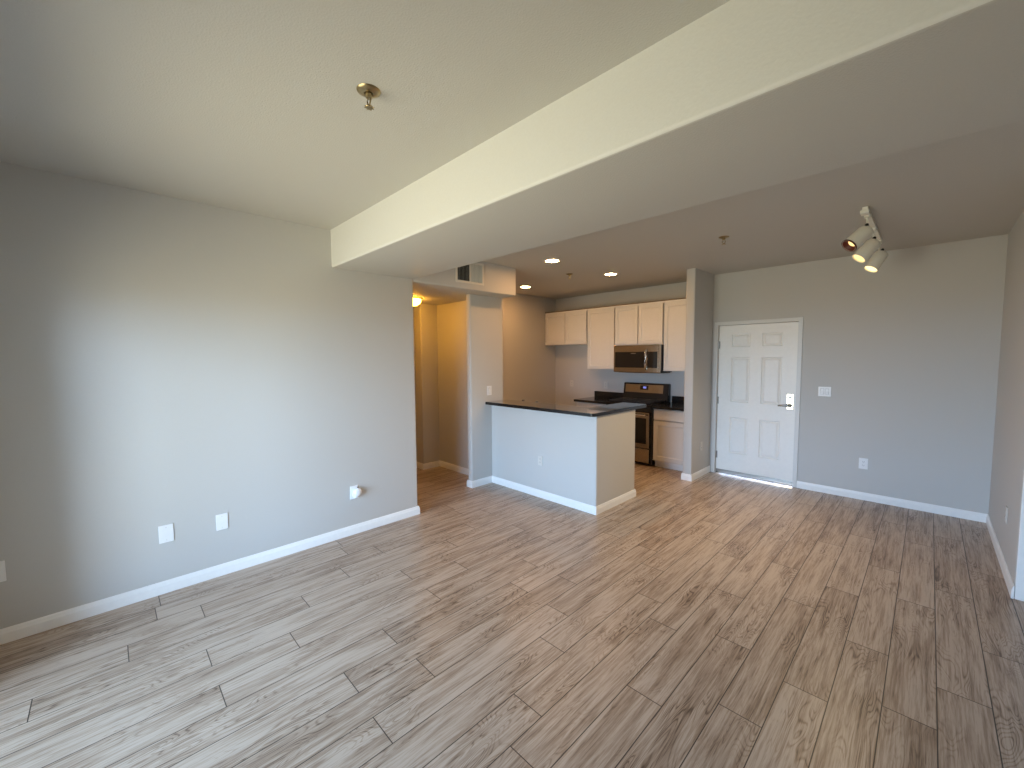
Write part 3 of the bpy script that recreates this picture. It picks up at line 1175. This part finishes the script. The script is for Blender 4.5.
def make_plug():
    r = empty('plug_in_freshener', (0.011, 1.585, 0.345), 'round white plug-in device sticking out of the long wall outlet', 'plug-in device')
    bm = bmesh.new()
    lathe(bm, [(0.022, 0.0), (0.026, 0.004), (0.026, 0.022), (0.032, 0.026), (0.037, 0.032), (0.039, 0.042), (0.036, 0.052), (0.026, 0.060), (0.010, 0.063)],
          (0.011, 1.588, 0.402), (1, 0, 0), 28)
    finish('housing', bm, PLATE, r, smooth=True)
    bm = bmesh.new()
    box(bm, 0.011, 0.040, 1.566, 1.598, 0.345, 0.372, 0.005)
    finish('base', bm, PLATE, r)
    bm = bmesh.new()
    tube(bm, [(0.030, 1.60, 0.434), (0.032, 1.602, 0.444)], 0.007, 10)
    finish('dial', bm, NICKEL, r)


make_plug()


# ------------------------------------------------------------------ air register on the soffit
def make_register():
    y0, y1, z0, z1 = 2.777, 3.181, 2.459, 2.709
    r = empty('air_register', (0, (y0 + y1) / 2, z0), 'off white two-bank air register high on the soffit', 'vent')
    fw = 0.024
    t = 0.010
    e = 0.0006
    ym = (y0 + y1) / 2
    bm = bmesh.new()
    box(bm, e, t, y0, y1, z0, z0 + fw, 0.002)
    box(bm, e, t, y0, y1, z1 - fw, z1, 0.002)
    box(bm, e, t, y0, y0 + fw, z0 + fw, z1 - fw, 0.002)
    box(bm, e, t, y1 - fw, y1, z0 + fw, z1 - fw, 0.002)
    box(bm, e, t, ym - 0.008, ym + 0.008, z0 + fw, z1 - fw, 0.001)
    finish('frame', bm, VENTM, r)
    bm = bmesh.new()
    box(bm, e, e + 0.001, y0 + fw, y1 - fw, z0 + fw, z1 - fw)
    finish('duct_opening', bm, DUCT, r)['label'] = 'dark opening behind the blades'

    def blade(y, z, ly, lz, ang, axis):
        bm = bmesh.new()
        box(bm, -0.0065, 0.0065, -ly / 2, ly / 2, -lz / 2, lz / 2)
        bmesh.ops.rotate(bm, verts=bm.verts, cent=(0, 0, 0), matrix=Matrix.Rotation(ang, 3, axis))
        bmesh.ops.translate(bm, verts=bm.verts, vec=(0.0068, y, z))
        return bm
    n = 9
    a, b = y0 + fw, ym - 0.008
    for k in range(n):                  # blades turned away: dark gaps show
        y = a + (b - a) * (k + 0.5) / n
        finish('blade', blade(y, (z0 + z1) / 2, 0.0012, z1 - z0 - 2 * fw - 0.002, math.radians(-38), 'Z'), VENTM, r)
    a, b = ym + 0.008, y1 - fw
    for k in range(n):                  # blades turned toward the room: pale faces show
        y = a + (b - a) * (k + 0.5) / n
        finish('blade', blade(y, (z0 + z1) / 2, 0.0012, z1 - z0 - 2 * fw - 0.002, math.radians(38), 'Z'), VENTM, r)


make_register()


# ------------------------------------------------------------------ ceiling fittings
def recessed(x, y, label):
    r = empty('recessed_light', (x, y, H), label, 'ceiling light', 'recessed lights in the kitchen ceiling')
    bm = bmesh.new()
    lathe(bm, [(0.072, -0.006), (0.092, -0.006), (0.094, -0.0006), (0.072, -0.0006), (0.072, -0.006)], (x, y, H), seg=36, cap=False)
    finish('trim_ring', bm, TRIM, r, smooth=True)
    bm = bmesh.new()
    lathe(bm, [(0.0715, -0.004), (0.0715, -0.0008)], (x, y, H), seg=36)
    finish('lens', bm, CAN_GLOW, r)['label'] = 'glowing lens'


recessed(0.586, 3.720, 'lit recessed ceiling light over the bar, between soffit and beam')
recessed(0.625, 4.897, 'lit recessed ceiling light in front of the microwave cabinets')
recessed(-0.842, 4.780, 'lit recessed ceiling light beside the soffit end, close to the kitchen side wall')


def sprinkler(x, y, label, s=1.0):
    r = empty('fire_sprinkler', (x, y, H), label, 'sprinkler', 'ceiling fire sprinklers')
    bm = bmesh.new()
    lathe(bm, [(0.018, -0.013), (0.026, -0.013), (0.044 * s, -0.004), (0.046 * s, -0.0006), (0.018, -0.0006), (0.018, -0.013)], (x, y, H), seg=32, cap=False)
    finish('escutcheon', bm, BRASS, r, smooth=True)
    bm = bmesh.new()
    lathe(bm, [(0.012, -0.030), (0.014, -0.022), (0.014, -0.0006)], (x, y, H), seg=16)
    for sgn in (-1, 1):
        tube(bm, [(x + sgn * 0.010, y, H - 0.026), (x + sgn * 0.016, y, H - 0.040), (x + sgn * 0.004, y, H - 0.060)], 0.003, 8)
    lathe(bm, [(0.004, -0.064), (0.004, -0.056)], (x, y, H), seg=12)
    finish('body', bm, BRASS, r, smooth=True)
    bm = bmesh.new()
    lathe(bm, [(0.015, -0.068), (0.017, -0.066), (0.015, -0.064)], (x, y, H), seg=20)
    for k in range(8):
        a = k * math.pi / 4
        tube(bm, [(x + 0.014 * math.cos(a), y + 0.014 * math.sin(a), H - 0.066), (x + 0.020 * math.cos(a), y + 0.020 * math.sin(a), H - 0.067)], 0.0022, 6)
    finish('deflector', bm, BRASS, r)


sprinkler(2.006, 0.835, 'brass sprinkler in the living room ceiling in front of the beam', 1.05)
sprinkler(0.246, 4.489, 'small dark sprinkler between the lit recessed lights')
sprinkler(2.289, 4.169, 'small brass sprinkler in the entry ceiling before the door')


def make_dome():
    x, y = -1.03, 2.86
    r = empty('hall_ceiling_light', (x, y, ZS), 'glowing dome light on the hall ceiling, half behind the wall end', 'ceiling light')
    bm = bmesh.new()
    lathe(bm, [(0.116, -0.016), (0.126, -0.012), (0.126, -0.0006)], (x, y, ZS), seg=36)
    finish('base', bm, BRASS, r, smooth=True)
    bm = bmesh.new()
    lathe(bm, [(0.018, -0.100), (0.055, -0.093), (0.088, -0.073), (0.106, -0.045), (0.110, -0.0165)], (x, y, ZS), seg=36)
    finish('glass_dome', bm, DOME_GLOW, r, smooth=True)


make_dome()


def make_track():
    x, y0, y1 = 3.300, 4.10, 5.36
    r = empty('track_light', (x, (y0 + y1) / 2, H), 'cream track light with three spot heads on the entry ceiling', 'track light')
    bm = bmesh.new()
    box(bm, x - 0.018, x + 0.018, y0, y1, H - 0.022, H - 0.0006, 0.003)
    tr = finish('track', bm, LAMPBODY, r)
    bm = bmesh.new()
    box(bm, x - 0.030, x + 0.022, y0 - 0.002, y0 + 0.085, H - 0.046, H - 0.0224, 0.004)
    finish('power_feed', bm, LAMPBODY, r)
    heads = [((3.314, 4.254, 2.600), (-0.108, -0.090, -0.125), HEAD_GLOW, True),
             ((3.321, 4.742, 2.600), (-0.098, -0.065, -0.135), HEAD_GLOW, False),
             ((3.332, 5.293, 2.600), (-0.080, -0.070, -0.165), HEAD_HOT, False)]
    for pos, d, glow, dark in heads:
        p = Vector(pos)
        d = Vector(d).normalized()
        L_, R_ = 0.188, 0.055
        bm = bmesh.new()
        lathe(bm, [(0.006, -0.004), (0.030, 0.001), (0.048, 0.014), (R_, 0.038), (R_, L_), (R_ - 0.004, L_), (R_ - 0.004, 0.10), (0.02, 0.10)],
              p, d, 32)
        h = finish('lamp_head', bm, LAMPBODY, r, smooth=True)
        bm = bmesh.new()
        ins = L_ - (0.030 if dark else 0.010)
        lathe(bm, [(R_ * 0.52 if dark else R_ - 0.006, ins), (R_ * 0.45, ins + 0.003)], p, d, 28)
        finish('bulb', bm, glow, h)
        if dark:
            bm = bmesh.new()
            lathe(bm, [(R_ - 0.0045, L_ - 0.001), (R_ + 0.002, L_ + 0.002), (R_ + 0.002, L_ - 0.010), (R_ + 0.0004, L_ - 0.010)], p, d, 32, cap=False)
            lathe(bm, [(R_ - 0.0045, L_ - 0.001), (R_ * 0.54, L_ - 0.028)], p, d, 32, cap=False)
            finish('baffle', bm, AMBER, h, smooth=True)['label'] = 'dark red baffle ring'
        sl = bpy.data.lights.new('spot_beam', 'SPOT')
        sl.energy = 62.0 * (0.6 if dark else 1.0)
        sl.color = (1.0, 0.71, 0.38)
        sl.spot_size = math.radians(104)
        sl.spot_blend = 1.0
        sl.shadow_soft_size = 0.03
        so = bpy.data.objects.new('spot_beam', sl)
        so.location = p + d * (L_ + 0.004)
        so.rotation_euler = d.to_track_quat('-Z', 'Y').to_euler()
        COL.objects.link(so)
        bm = bmesh.new()
        q = p + d * 0.05
        top = Vector((x, q.y + 0.02, H - 0.0224))
        box(bm, x - 0.017, x + 0.017, top.y - 0.035, top.y + 0.035, H - 0.050, H - 0.0224, 0.003)
        tube(bm, [(x, top.y, H - 0.050), (x + 0.002, top.y, q.z + R_ + 0.016), q + Vector((0.0, 0, R_ * 0.8))], 0.007, 10)
        finish('bracket', bm, LAMPBODY, h)
        bm = bmesh.new()
        kc = q + Vector((0.012, -0.01, R_ * 0.8 + 0.012))
        lathe(bm, [(0.010, 0.0), (0.012, 0.004), (0.012, 0.016), (0.008, 0.020)], kc, (0.6, -0.8, 0.1), 14)
        finish('pivot_knob', bm, BLACK, h)['label'] = 'black pivot knob'


make_track()
